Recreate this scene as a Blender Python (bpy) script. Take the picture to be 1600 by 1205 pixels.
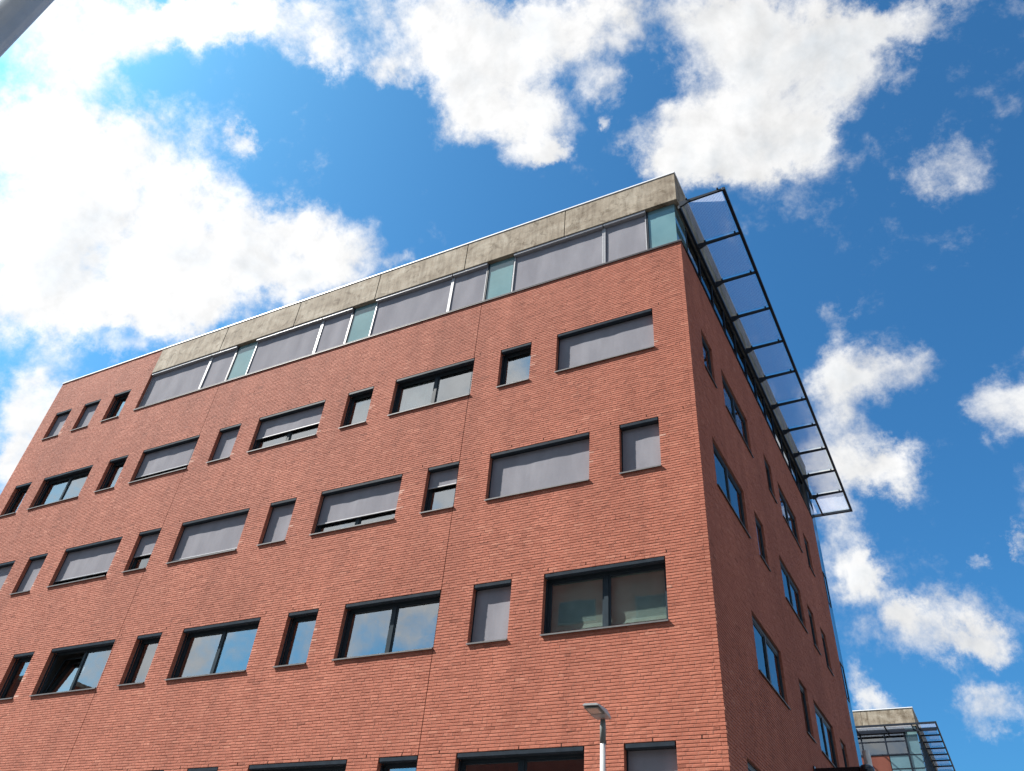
import bpy, math, random
import numpy as np
from mathutils import Matrix, Vector, Euler

for o in list(bpy.data.objects):
    bpy.data.objects.remove(o, do_unlink=True)
scene = bpy.context.scene
COL = scene.collection
random.seed(7); rng = np.random.default_rng(7)

# ------------------------------------------------------------------ camera
CAM_R = ((0.88632025, 0.45741907, 0.07214026), (-0.25432382, 0.61102009, -0.74964915), (-0.38698296, 0.64608223, 0.65789204))
CAM_C = (3.76374, -14.34959, 1.48072)
F_PX, CX, CY, PW, PH = 1237.457, 809.503, 520.695, 1600.0, 1205.0
cam_data = bpy.data.cameras.new('camera'); cam = bpy.data.objects.new('camera', cam_data); COL.objects.link(cam)
r, d, f = [Vector(v) for v in CAM_R]
cam.matrix_world = Matrix(((r.x, -d.x, -f.x, CAM_C[0]), (r.y, -d.y, -f.y, CAM_C[1]), (r.z, -d.z, -f.z, CAM_C[2]), (0, 0, 0, 1)))
cam_data.sensor_fit = 'HORIZONTAL'; cam_data.sensor_width = 36.0
cam_data.lens = F_PX / PW * 36.0
cam_data.shift_x = -(CX - PW / 2) / PW
cam_data.shift_y = (CY - PH / 2) / PW
cam_data.clip_start = 0.05; cam_data.clip_end = 3000
scene.camera = cam

# ------------------------------------------------------------------ sun, sky, exposure
SUN_AZ, SUN_EL = math.radians(68.5), math.radians(45.7)      # azimuth measured from the front wall's normal (-y) towards -x
SUN = Vector((-math.sin(SUN_AZ) * math.cos(SUN_EL), -math.cos(SUN_AZ) * math.cos(SUN_EL), math.sin(SUN_EL)))
sd = bpy.data.lights.new('sun', 'SUN'); sd.energy = 5.0; sd.angle = math.radians(0.53); sd.color = (1.0, 0.95, 0.88)
so = bpy.data.objects.new('sun', sd); COL.objects.link(so); so.location = (-30, -20, 45)
so.rotation_euler = SUN.to_track_quat('Z', 'Y').to_euler()

scene.view_settings.view_transform = 'Standard'; scene.view_settings.look = 'None'
scene.view_settings.exposure = EXPOSURE = 1.55; scene.view_settings.gamma = 1.0
scene.view_settings.use_curve_mapping = False
scene.render.engine = 'CYCLES'
scene.cycles.max_bounces = 4; scene.cycles.transparent_max_bounces = 12

# cloud masses: direction, along-axis, two angular radii, weight
BLOBS=[(-0.638,0.142,0.757,0.677,0.581,0.452,0.121,0.051,0.85),(-0.721,0.174,0.67,0.605,0.635,0.48,0.081,0.066,0.84),(-0.661,0.274,0.698,0.677,0.624,0.391,0.098,0.071,0.85),
(-0.741,0.258,0.62,0.605,0.67,0.43,0.121,0.096,1.0),(-0.65,0.37,0.663,0.703,0.631,0.329,0.118,0.082,1.0),(-0.575,0.447,0.685,0.766,0.591,0.255,0.09,0.062,1.0),
(-0.773,0.311,0.554,0.578,0.709,0.404,0.066,0.056,1.0),(-0.708,0.377,0.597,0.655,0.671,0.347,0.08,0.044,1.0),(-0.581,0.309,0.753,0.74,0.587,0.33,0.021,0.018,0.6),
(-0.562,0.182,0.807,0.735,0.559,0.383,0.078,0.033,0.9),(-0.488,0.25,0.836,0.788,0.54,0.296,0.081,0.048,0.88),(-0.466,0.301,0.832,0.805,0.535,0.257,0.029,0.028,0.6),
(-0.816,0.36,0.452,0.539,0.76,0.364,0.052,0.054,0.95),(-0.832,0.386,0.399,0.525,0.782,0.336,0.029,0.033,0.8),(-0.347,0.338,0.875,0.859,0.489,0.15,0.104,0.059,1.0),
(-0.221,0.405,0.887,0.899,0.437,0.026,0.097,0.053,1.0),(-0.323,0.409,0.853,0.875,0.473,0.104,0.092,0.058,1.0),(-0.322,0.459,0.828,0.882,0.464,0.085,0.093,0.053,1.0),
(-0.287,0.516,0.807,0.898,0.437,0.04,0.031,0.019,0.7),(-0.418,0.347,0.84,0.833,0.516,0.201,0.03,0.029,0.6),(-0.202,0.476,0.856,0.911,0.412,-0.013,0.031,0.029,0.6),
(-0.077,0.481,0.873,0.924,0.363,-0.117,0.086,0.062,0.95),(0.021,0.517,0.856,0.928,0.311,-0.207,0.095,0.054,0.78),(-0.044,0.558,0.829,0.935,0.317,-0.161,0.093,0.057,0.72),
(0.064,0.555,0.83,0.929,0.272,-0.251,0.066,0.054,0.75),(0.134,0.531,0.837,0.915,0.258,-0.309,0.055,0.035,0.85),(-0.117,0.568,0.815,0.933,0.344,-0.104,0.089,0.045,0.95),
(-0.046,0.608,0.793,0.941,0.293,-0.167,0.072,0.037,0.9),(-0.155,0.583,0.798,0.932,0.355,-0.078,0.046,0.03,0.8),(-0.005,0.595,0.803,0.939,0.279,-0.2,0.035,0.036,0.6),
(-0.214,0.515,0.83,0.914,0.405,-0.015,0.015,0.012,0.5),(0.125,0.658,0.742,0.936,0.172,-0.308,0.056,0.041,0.6),(0.009,0.804,0.594,0.972,0.135,-0.193,0.07,0.04,0.68),
(-0.021,0.756,0.654,0.964,0.188,-0.187,0.021,0.03,0.4),(-0.048,0.804,0.592,0.972,0.174,-0.156,0.035,0.045,0.5),(-0.047,0.847,0.53,0.979,0.144,-0.141,0.061,0.044,0.62),
(-0.013,0.863,0.506,0.982,0.106,-0.154,0.039,0.029,0.7),(-0.084,0.864,0.496,0.981,0.161,-0.112,0.042,0.044,0.66),(-0.095,0.896,0.433,0.985,0.148,-0.088,0.041,0.056,0.62),
(-0.072,0.911,0.406,0.989,0.118,-0.09,0.026,0.034,0.6),(0.105,0.837,0.537,0.971,0.032,-0.237,0.041,0.043,0.72),(-0.008,0.938,0.348,0.995,0.045,-0.092,0.074,0.037,0.74),
(-0.043,0.928,0.369,0.993,0.081,-0.088,0.028,0.02,0.45),(0.029,0.944,0.329,0.995,0.004,-0.098,0.035,0.025,0.6),(0.018,0.962,0.273,0.998,0.001,-0.065,0.041,0.033,0.82),
(-0.088,0.955,0.285,0.994,0.103,-0.039,0.031,0.019,0.6),(0.044,0.916,0.398,0.99,0.013,-0.14,0.018,0.013,0.5),(0.089,0.905,0.415,0.985,-0.019,-0.17,0.011,0.023,0.7),
(-0.102,0.948,0.303,0.992,0.12,-0.041,0.019,0.025,0.5),(-0.49,0.508,0.708,0.822,0.54,0.181,0.031,0.02,0.5),(-0.743,0.388,0.545,0.623,0.701,0.348,0.039,0.018,0.5)]

def make_world():
    w = bpy.data.worlds.new('World'); scene.world = w; w.use_nodes = True
    nt = w.node_tree; nt.nodes.clear(); N = nt.nodes.new; L = nt.links.new
    def math_(op, a, b=None, c=None, clamp=False):
        n = N('ShaderNodeMath'); n.operation = op; n.use_clamp = clamp
        for i, v in enumerate((a, b, c)):
            if v is None: continue
            if isinstance(v, (int, float)): n.inputs[i].default_value = v
            else: L(v, n.inputs[i])
        return n.outputs[0]
    def ramp(v, a, b, c=0.0, d=1.0, kind='SMOOTHSTEP'):
        n = N('ShaderNodeMapRange'); n.interpolation_type = kind; n.clamp = True
        L(v, n.inputs[0])
        for i, q in enumerate((a, b, c, d)): n.inputs[1 + i].default_value = q
        return n.outputs[0]
    geo = N('ShaderNodeTexCoord'); D = geo.outputs['Generated']
    nrm = N('ShaderNodeVectorMath'); nrm.operation = 'NORMALIZE'; L(D, nrm.inputs[0]); D = nrm.outputs[0]
    def noise(scale, detail, rough, dist=0.0, off=(0, 0, 0), vec=None):
        m = N('ShaderNodeMapping'); L(vec or D, m.inputs[0]); m.inputs['Location'].default_value = off
        n = N('ShaderNodeTexNoise'); n.inputs['Scale'].default_value = scale; n.inputs['Detail'].default_value = detail
        n.inputs['Roughness'].default_value = rough; n.inputs['Distortion'].default_value = dist
        L(m.outputs[0], n.inputs[0]); return n.outputs[0]
    def ellipsoid(b):
        d = Vector(b[0:3]).normalized(); e1 = Vector(b[3:6]); e1 = (e1 - d * e1.dot(d)).normalized(); e2 = d.cross(e1)
        rot = Matrix((e1, e2, d)).transposed().to_euler('XYZ')
        m = N('ShaderNodeMapping'); m.vector_type = 'TEXTURE'; L(DW, m.inputs[0])
        m.inputs['Location'].default_value = d; m.inputs['Rotation'].default_value = rot
        m.inputs['Scale'].default_value = (b[6], b[7], max(b[6], b[7]))
        n = N('ShaderNodeVectorMath'); n.operation = 'LENGTH'; L(m.outputs[0], n.inputs[0]); return n.outputs['Value']
    # warp the directions a little so that the masses get ragged outlines
    wn = N('ShaderNodeTexNoise'); wn.inputs['Scale'].default_value = 11.0; wn.inputs['Detail'].default_value = 7.0; wn.inputs['Roughness'].default_value = 0.68
    L(D, wn.inputs[0])
    ws = N('ShaderNodeVectorMath'); ws.operation = 'SUBTRACT'; L(wn.outputs['Color'], ws.inputs[0]); ws.inputs[1].default_value = (0.5, 0.5, 0.5)
    wm = N('ShaderNodeVectorMath'); wm.operation = 'MULTIPLY_ADD'; L(ws.outputs[0], wm.inputs[0]); wm.inputs[1].default_value = (0.11, 0.11, 0.11); L(D, wm.inputs[2])
    DW = wm.outputs[0]
    total = None
    for b in BLOBS:
        v = ramp(ellipsoid(b), 0.15, 1.40, b[8] * 0.92, 0.0)
        total = v if total is None else math_('ADD', total, v)
    total = math_('MINIMUM', total, 1.15)
    DW = D
    mask = ramp(ellipsoid((-0.41, 0.681, 0.607, 0.886, 0.457, 0.072, 0.66, 0.56, 1)), 1.0, 1.35, 1.0, 0.0)
    big = noise(2.3, 2.0, 0.5, 0.0, (3.1, 1.7, 0.4))
    generic = ramp(big, 0.36, 0.62, 0.0, 1.0, 'LINEAR')
    mix = N('ShaderNodeMix'); mix.data_type = 'FLOAT'
    L(mask, mix.inputs[0]); L(generic, mix.inputs[2]); L(total, mix.inputs[3]); cover = mix.outputs[0]
    n1 = noise(8.0, 10.0, 0.64, 0.15, (0.2, 0.5, 0.9))
    n2 = noise(34.0, 6.0, 0.64, 0.2, (1.4, 0.1, 2.2))
    fb = math_('ADD', math_('MULTIPLY', math_('SUBTRACT', n1, 0.5), 2.2), math_('MULTIPLY', math_('SUBTRACT', n2, 0.5), 0.7))
    field = math_('ADD', cover, fb)
    alpha = ramp(field, 0.10, 0.95)
    thick = ramp(field, 0.55, 1.35)
    # forward scattering towards the sun
    dt = N('ShaderNodeVectorMath'); dt.operation = 'DOT_PRODUCT'; L(D, dt.inputs[0]); dt.inputs[1].default_value = SUN
    cs = math_('MAXIMUM', dt.outputs['Value'], 0.0)
    fwd = math_('MULTIPLY_ADD', math_('POWER', cs, 5.0), CLOUD_FWD, CLOUD_BASE)
    shade = noise(11.0, 4.0, 0.55, 0.2, (5.5, 2.2, 0.3))
    sh = math_('MULTIPLY', ramp(shade, 0.40, 0.68), thick)
    # relief: the flank of a billow that faces the sun is brighter than the flank behind it
    st = (SUN - Vector((-0.41, 0.681, 0.607)) * SUN.dot(Vector((-0.41, 0.681, 0.607)))).normalized() * 0.022
    n1b = noise(8.0, 6.0, 0.62, 0.15, (0.2 + st.x, 0.5 + st.y, 0.9 + st.z))
    rel = math_('MULTIPLY', math_('SUBTRACT', n1, n1b), 0.9)
    rel = math_('MAXIMUM', math_('MINIMUM', rel, 0.16), -0.22)
    lum = math_('MULTIPLY', fwd, math_('ADD', math_('MULTIPLY_ADD', sh, -0.12, 1.0), rel))
    cc = N('ShaderNodeMix'); cc.data_type = 'RGBA'
    L(sh, cc.inputs[0]); cc.inputs[6].default_value = (1, 1, 1, 1); cc.inputs[7].default_value = (0.90, 0.95, 1.0, 1)
    cm = N('ShaderNodeVectorMath'); cm.operation = 'SCALE'; L(cc.outputs[2], cm.inputs[0]); L(lum, cm.inputs['Scale'])
    sky = N('ShaderNodeTexSky'); sky.sky_type = 'NISHITA'; sky.sun_disc = False
    sky.sun_elevation = SUN_EL
    sky.sun_rotation = math.atan2(SUN.x, SUN.y)
    sky.air_density = 1.0; sky.dust_density = 2.6; sky.ozone_density = 2.0; sky.altitude = 0
    hs = N('ShaderNodeVectorMath'); hs.operation = 'MULTIPLY'; L(sky.outputs[0], hs.inputs[0]); hs.inputs[1].default_value = SKY_TINT
    out = N('ShaderNodeMix'); out.data_type = 'RGBA'
    L(alpha, out.inputs[0]); L(hs.outputs[0], out.inputs[6]); L(cm.outputs[0], out.inputs[7])
    bg = N('ShaderNodeBackground'); bg.inputs['Strength'].default_value = 0.046; L(out.outputs[2], bg.inputs['Color'])
    wo = N('ShaderNodeOutputWorld'); L(bg.outputs[0], wo.inputs['Surface'])
    w.cycles.sampling_method = 'MANUAL'; w.cycles.sample_map_resolution = 512
CLOUD_BASE, CLOUD_FWD, SKY_TINT = 6.7, 3.4, (0.345, 0.96, 1.36)
make_world()

# ------------------------------------------------------------------ materials
def mat(name):
    m = bpy.data.materials.new(name); m.use_nodes = True
    nt = m.node_tree; b = nt.nodes['Principled BSDF']; return m, nt, b
def nz(nt, scale, detail=4, rough=0.55, vec='Object', stretch=None):
    tc = nt.nodes.new('ShaderNodeTexCoord'); src = tc.outputs[vec]
    if stretch:
        mp = nt.nodes.new('ShaderNodeMapping'); mp.inputs['Scale'].default_value = stretch; nt.links.new(src, mp.inputs[0]); src = mp.outputs[0]
    n = nt.nodes.new('ShaderNodeTexNoise'); n.inputs['Scale'].default_value = scale; n.inputs['Detail'].default_value = detail
    n.inputs['Roughness'].default_value = rough; nt.links.new(src, n.inputs[0]); return n.outputs[0]
def cramp(nt, fac, stops):
    r_ = nt.nodes.new('ShaderNodeValToRGB'); nt.links.new(fac, r_.inputs[0])
    e = r_.color_ramp.elements
    while len(e) < len(stops): e.new(0.5)
    for q, (p, c) in zip(e, stops): q.position = p; q.color = (*c, 1)
    return r_.outputs[0]
def mixc(nt, fac, a, b, blend='MIX'):
    n = nt.nodes.new('ShaderNodeMix'); n.data_type = 'RGBA'; n.blend_type = blend
    for i, v in ((0, fac), (6, a), (7, b)):
        if isinstance(v, (int, float)): n.inputs[i].default_value = v
        elif isinstance(v, tuple): n.inputs[i].default_value = (*v, 1)
        else: nt.links.new(v, n.inputs[i])
    return n.outputs[2]
def bump(nt, b, h, strength, dist):
    n = nt.nodes.new('ShaderNodeBump'); n.inputs['Strength'].default_value = strength; n.inputs['Distance'].default_value = dist
    nt.links.new(h, n.inputs['Height']); nt.links.new(n.outputs[0], b.inputs['Normal'])
def simple(name, col, rough, metal=0.0, vary=0.12, scale=6.0, spec=0.5):
    m, nt, b = mat(name)
    n = nz(nt, scale, 5)
    c = cramp(nt, n, [(0.3, tuple(v * (1 - vary) for v in col)), (0.7, tuple(min(1, v * (1 + vary)) for v in col))])
    nt.links.new(c, b.inputs['Base Color']); b.inputs['Roughness'].default_value = rough; b.inputs['Metallic'].default_value = metal
    b.inputs['Specular IOR Level'].default_value = spec
    return m

def brick_material():
    m, nt, b = mat('red_brick')
    at = nt.nodes.new('ShaderNodeAttribute'); at.attribute_name = 'tone'; at.attribute_type = 'GEOMETRY'
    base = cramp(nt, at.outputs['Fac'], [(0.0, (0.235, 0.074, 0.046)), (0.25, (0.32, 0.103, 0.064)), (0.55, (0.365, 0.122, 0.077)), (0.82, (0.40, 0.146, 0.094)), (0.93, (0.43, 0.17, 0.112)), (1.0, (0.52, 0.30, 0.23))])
    geo = nt.nodes.new('ShaderNodeNewGeometry')
    n = nt.nodes.new('ShaderNodeTexNoise'); n.inputs['Scale'].default_value = 38; n.inputs['Detail'].default_value = 5; nt.links.new(geo.outputs['Position'], n.inputs[0])
    c = mixc(nt, 0.35, base, cramp(nt, n.outputs[0], [(0.32, (0.55, 0.55, 0.55)), (0.68, (1.35, 1.35, 1.35))]), 'MULTIPLY')
    # weathering in large soft patches
    n2 = nt.nodes.new('ShaderNodeTexNoise'); n2.inputs['Scale'].default_value = 0.35; n2.inputs['Detail'].default_value = 5; n2.inputs['Roughness'].default_value = 0.6; nt.links.new(geo.outputs['Position'], n2.inputs[0])
    c = mixc(nt, 1.0, c, cramp(nt, n2.outputs[0], [(0.3, (0.88, 0.86, 0.86)), (0.7, (1.10, 1.12, 1.13))]), 'MULTIPLY')
    mp = nt.nodes.new('ShaderNodeMapping'); mp.inputs['Scale'].default_value = (1.6, 1.6, 0.16); nt.links.new(geo.outputs['Position'], mp.inputs[0])
    n3 = nt.nodes.new('ShaderNodeTexNoise'); n3.inputs['Scale'].default_value = 1.0; n3.inputs['Detail'].default_value = 6; n3.inputs['Roughness'].default_value = 0.65; nt.links.new(mp.outputs[0], n3.inputs[0])
    c = mixc(nt, 1.0, c, cramp(nt, n3.outputs[0], [(0.30, (0.84, 0.82, 0.82)), (0.52, (1.0, 1.0, 1.0)), (0.75, (1.10, 1.12, 1.13))]), 'MULTIPLY')
    nt.links.new(c, b.inputs['Base Color']); b.inputs['Roughness'].default_value = 0.85; b.inputs['Specular IOR Level'].default_value = 0.25
    bump(nt, b, n.outputs[0], 0.25, 0.003)
    return m
M = {}
M['brick'] = brick_material()
M['mortar'] = simple('mortar', (0.40, 0.172, 0.122), 0.95, vary=0.15, scale=30)
M['far_frame'] = simple('far_frame', (0.05, 0.05, 0.055), 0.5)
M['frame'] = simple('slate_grey_frame', (0.028, 0.040, 0.050), 0.35, vary=0.10, scale=9, spec=0.08)
M['box'] = simple('slate_grey_cassette', (0.026, 0.034, 0.044), 0.35, vary=0.14, scale=7, spec=0.04)
M['alu'] = simple('weathered_aluminium', (0.27, 0.27, 0.285), 0.4, metal=0.1, vary=0.14, scale=12)
M['sill'] = simple('sill_grey', (0.11, 0.107, 0.11), 0.55, vary=0.14, scale=12, spec=0.2)
M['coping'] = simple('pale_coping', (0.72, 0.73, 0.74), 0.4, vary=0.06, scale=5)
M['dark'] = simple('dark_steel', (0.020, 0.025, 0.034), 0.4, vary=0.15, scale=8, spec=0.2)
M['gap'] = simple('open_joint', (0.012, 0.010, 0.010), 1.0, spec=0.0)
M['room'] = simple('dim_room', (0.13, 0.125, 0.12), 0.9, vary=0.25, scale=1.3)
M['curtain'] = simple('pale_curtain', (0.50, 0.52, 0.50), 0.9, vary=0.10, scale=4)
M['bay_frame'] = simple('bay_frame', (0.06, 0.09, 0.12), 0.35)
M['flashing'] = simple('dark_flashing', (0.055, 0.045, 0.052), 0.5)
M['lamp'] = simple('lamp_grey', (0.36, 0.375, 0.385), 0.45, metal=0.2, vary=0.10, scale=10)
M['lamp_dark'] = simple('lamp_underside', (0.13, 0.14, 0.135), 0.5)
M['led'] = simple('lamp_lens', (0.42, 0.40, 0.35), 0.25, vary=0.1, scale=60)
M['steel'] = simple('steel_pipe', (0.50, 0.48, 0.42), 0.38, metal=0.45)
M['black'] = simple('black_gloss', (0.010, 0.010, 0.012), 0.22)
M['asphalt'] = simple('asphalt', (0.055, 0.055, 0.057), 0.9, vary=0.3, scale=3)
M['paving'] = simple('paving', (0.08, 0.07, 0.064), 0.9, vary=0.2, scale=2)
M['roof'] = simple('roof_gravel', (0.20, 0.20, 0.19), 0.95)
def screen_material():
    m, nt, b = mat('screen_fabric')
    n = nz(nt, 2.2, 5, 0.6, stretch=(1.0, 1.0, 0.35)); n2 = nz(nt, 160, 2)
    c = cramp(nt, n, [(0.3, (0.198, 0.196, 0.220)), (0.7, (0.245, 0.243, 0.268))])
    c = mixc(nt, 0.25, c, cramp(nt, n2, [(0.4, (0.7, 0.7, 0.7)), (0.6, (1.2, 1.2, 1.2))]), 'MULTIPLY')
    nt.links.new(c, b.inputs['Base Color']); b.inputs['Roughness'].default_value = 0.95; b.inputs['Specular IOR Level'].default_value = 0.04
    return m
M['screen'] = screen_material()
def concrete_material():
    m, nt, b = mat('stained_concrete')
    geo = nt.nodes.new('ShaderNodeNewGeometry')
    def pn(scale, detail, rough, stretch=(1, 1, 1), dist=0.0):
        mp = nt.nodes.new('ShaderNodeMapping'); mp.inputs['Scale'].default_value = stretch; nt.links.new(geo.outputs['Position'], mp.inputs[0])
        n = nt.nodes.new('ShaderNodeTexNoise'); n.inputs['Scale'].default_value = scale; n.inputs['Detail'].default_value = detail
        n.inputs['Roughness'].default_value = rough; n.inputs['Distortion'].default_value = dist; nt.links.new(mp.outputs[0], n.inputs[0]); return n.outputs[0]
    a = pn(1.1, 9, 0.66, (1, 1, 1.5), 0.6); s = pn(3.0, 7, 0.7, (1.9, 1.9, 0.22)); fz = pn(45, 3, 0.6); k = pn(2.6, 8, 0.7, (1, 1, 1), 1.2)
    c = cramp(nt, a, [(0.28, (0.16, 0.124, 0.086)), (0.45, (0.245, 0.204, 0.152)), (0.58, (0.31, 0.268, 0.208)), (0.75, (0.39, 0.352, 0.288))])
    c = mixc(nt, 0.6, c, cramp(nt, s, [(0.34, (0.46, 0.42, 0.37)), (0.56, (1.12, 1.12, 1.12))]), 'MULTIPLY')
    c = mixc(nt, 0.8, c, cramp(nt, k, [(0.36, (0.45, 0.40, 0.34)), (0.47, (1.0, 1.0, 1.0)), (0.66, (1.0, 1.0, 1.0)), (0.74, (1.45, 1.45, 1.4))]), 'MULTIPLY')
    c = mixc(nt, 0.3, c, cramp(nt, fz, [(0.35, (0.6, 0.6, 0.6)), (0.65, (1.2, 1.2, 1.2))]), 'MULTIPLY')
    nt.links.new(c, b.inputs['Base Color']); b.inputs['Roughness'].default_value = 0.9; b.inputs['Specular IOR Level'].default_value = 0.3
    bump(nt, b, fz, 0.4, 0.006)
    return m
M['concrete'] = concrete_material()
def glass(name, refl, tint, boost=1.0, wave=0.0015):
    m = bpy.data.materials.new(name); m.use_nodes = True; nt = m.node_tree; nt.nodes.clear(); N = nt.nodes.new; L = nt.links.new
    g = N('ShaderNodeBsdfGlossy'); g.inputs['Roughness'].default_value = 0.0; g.inputs['Color'].default_value = (*refl, 1)
    t = N('ShaderNodeBsdfTransparent'); t.inputs['Color'].default_value = (*tint, 1)
    fr = N('ShaderNodeFresnel'); fr.inputs['IOR'].default_value = 1.0 + boost
    n = nz(nt, 1.1, 2); bp = N('ShaderNodeBump'); bp.inputs['Strength'].default_value = 0.35; bp.inputs['Distance'].default_value = wave * 2
    L(n, bp.inputs['Height']); L(bp.outputs[0], g.inputs['Normal']); L(bp.outputs[0], fr.inputs['Normal'])
    ge = N('ShaderNodeNewGeometry'); inv = N('ShaderNodeMath'); inv.operation = 'SUBTRACT'; inv.inputs[0].default_value = 1.0; L(ge.outputs['Backfacing'], inv.inputs[1])
    ml = N('ShaderNodeMath'); ml.operation = 'MULTIPLY'; L(fr.outputs[0], ml.inputs[0]); L(inv.outputs[0], ml.inputs[1])
    mx = N('ShaderNodeMixShader'); L(ml.outputs[0], mx.inputs[0]); L(t.outputs[0], mx.inputs[1]); L(g.outputs[0], mx.inputs[2])
    o = N('ShaderNodeOutputMaterial'); L(mx.outputs[0], o.inputs['Surface']); return m
M['glass'] = glass('window_glass', (0.93, 0.97, 1.0), (0.80, 0.86, 0.84), 3.0)
M['bay_glass'] = glass('bay_glass', (0.92, 0.97, 1.0), (0.35, 0.45, 0.50), 1.9)
def teal():
    m, nt, b = mat('teal_glass')
    n = nz(nt, 1.5, 3)
    c = cramp(nt, n, [(0.3, (0.115, 0.212, 0.230)), (0.7, (0.145, 0.255, 0.272))])
    nt.links.new(c, b.inputs['Base Color']); b.inputs['Roughness'].default_value = 0.06; b.inputs['Specular IOR Level'].default_value = 0.3
    b.inputs['Coat Weight'].default_value = 0.6; b.inputs['Coat Roughness'].default_value = 0.01; b.inputs['Coat IOR'].default_value = 1.42
    return m
M['teal'] = teal()
def frit():
    # glass printed with fine dots: mostly see-through, a little milky
    m = bpy.data.materials.new('printed_canopy_glass'); m.use_nodes = True; nt = m.node_tree; nt.nodes.clear(); N = nt.nodes.new; L = nt.links.new
    t = N('ShaderNodeBsdfTransparent'); t.inputs['Color'].default_value = (0.90, 0.92, 0.97, 1)
    df = N('ShaderNodeBsdfDiffuse'); df.inputs['Color'].default_value = (0.42, 0.47, 0.52, 1)
    tr = N('ShaderNodeBsdfTranslucent'); tr.inputs['Color'].default_value = (0.58, 0.63, 0.71, 1)
    a = N('ShaderNodeMixShader'); a.inputs[0].default_value = 0.6; L(df.outputs[0], a.inputs[1]); L(tr.outputs[0], a.inputs[2])
    tc = N('ShaderNodeTexCoord'); v = N('ShaderNodeTexVoronoi'); v.inputs['Scale'].default_value = 26; v.inputs['Randomness'].default_value = 0.05; L(tc.outputs['Object'], v.inputs[0])
    mr = N('ShaderNodeMapRange'); L(v.outputs['Distance'], mr.inputs[0]); mr.inputs[1].default_value = 0.30; mr.inputs[2].default_value = 0.46; mr.inputs[3].default_value = 0.42; mr.inputs[4].default_value = 0.08
    mx = N('ShaderNodeMixShader'); L(mr.outputs[0], mx.inputs[0]); L(t.outputs[0], mx.inputs[1]); L(a.outputs[0], mx.inputs[2])
    g = N('ShaderNodeBsdfGlossy'); g.inputs['Roughness'].default_value = 0.02
    fr = N('ShaderNodeFresnel'); fr.inputs['IOR'].default_value = 1.45
    ge = N('ShaderNodeNewGeometry'); inv = N('ShaderNodeMath'); inv.operation = 'SUBTRACT'; inv.inputs[0].default_value = 1.0; L(ge.outputs['Backfacing'], inv.inputs[1])
    ml = N('ShaderNodeMath'); ml.operation = 'MULTIPLY'; L(fr.outputs[0], ml.inputs[0]); L(inv.outputs[0], ml.inputs[1])
    m2 = N('ShaderNodeMixShader'); L(ml.outputs[0], m2.inputs[0]); L(mx.outputs[0], m2.inputs[1]); L(g.outputs[0], m2.inputs[2])
    o = N('ShaderNodeOutputMaterial'); L(m2.outputs[0], o.inputs['Surface']); return m
M['frit'] = frit()
M['clear'] = glass('clear_canopy_glass', (0.9, 0.95, 1.0), (0.88, 0.94, 0.95), 0.4)

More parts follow.
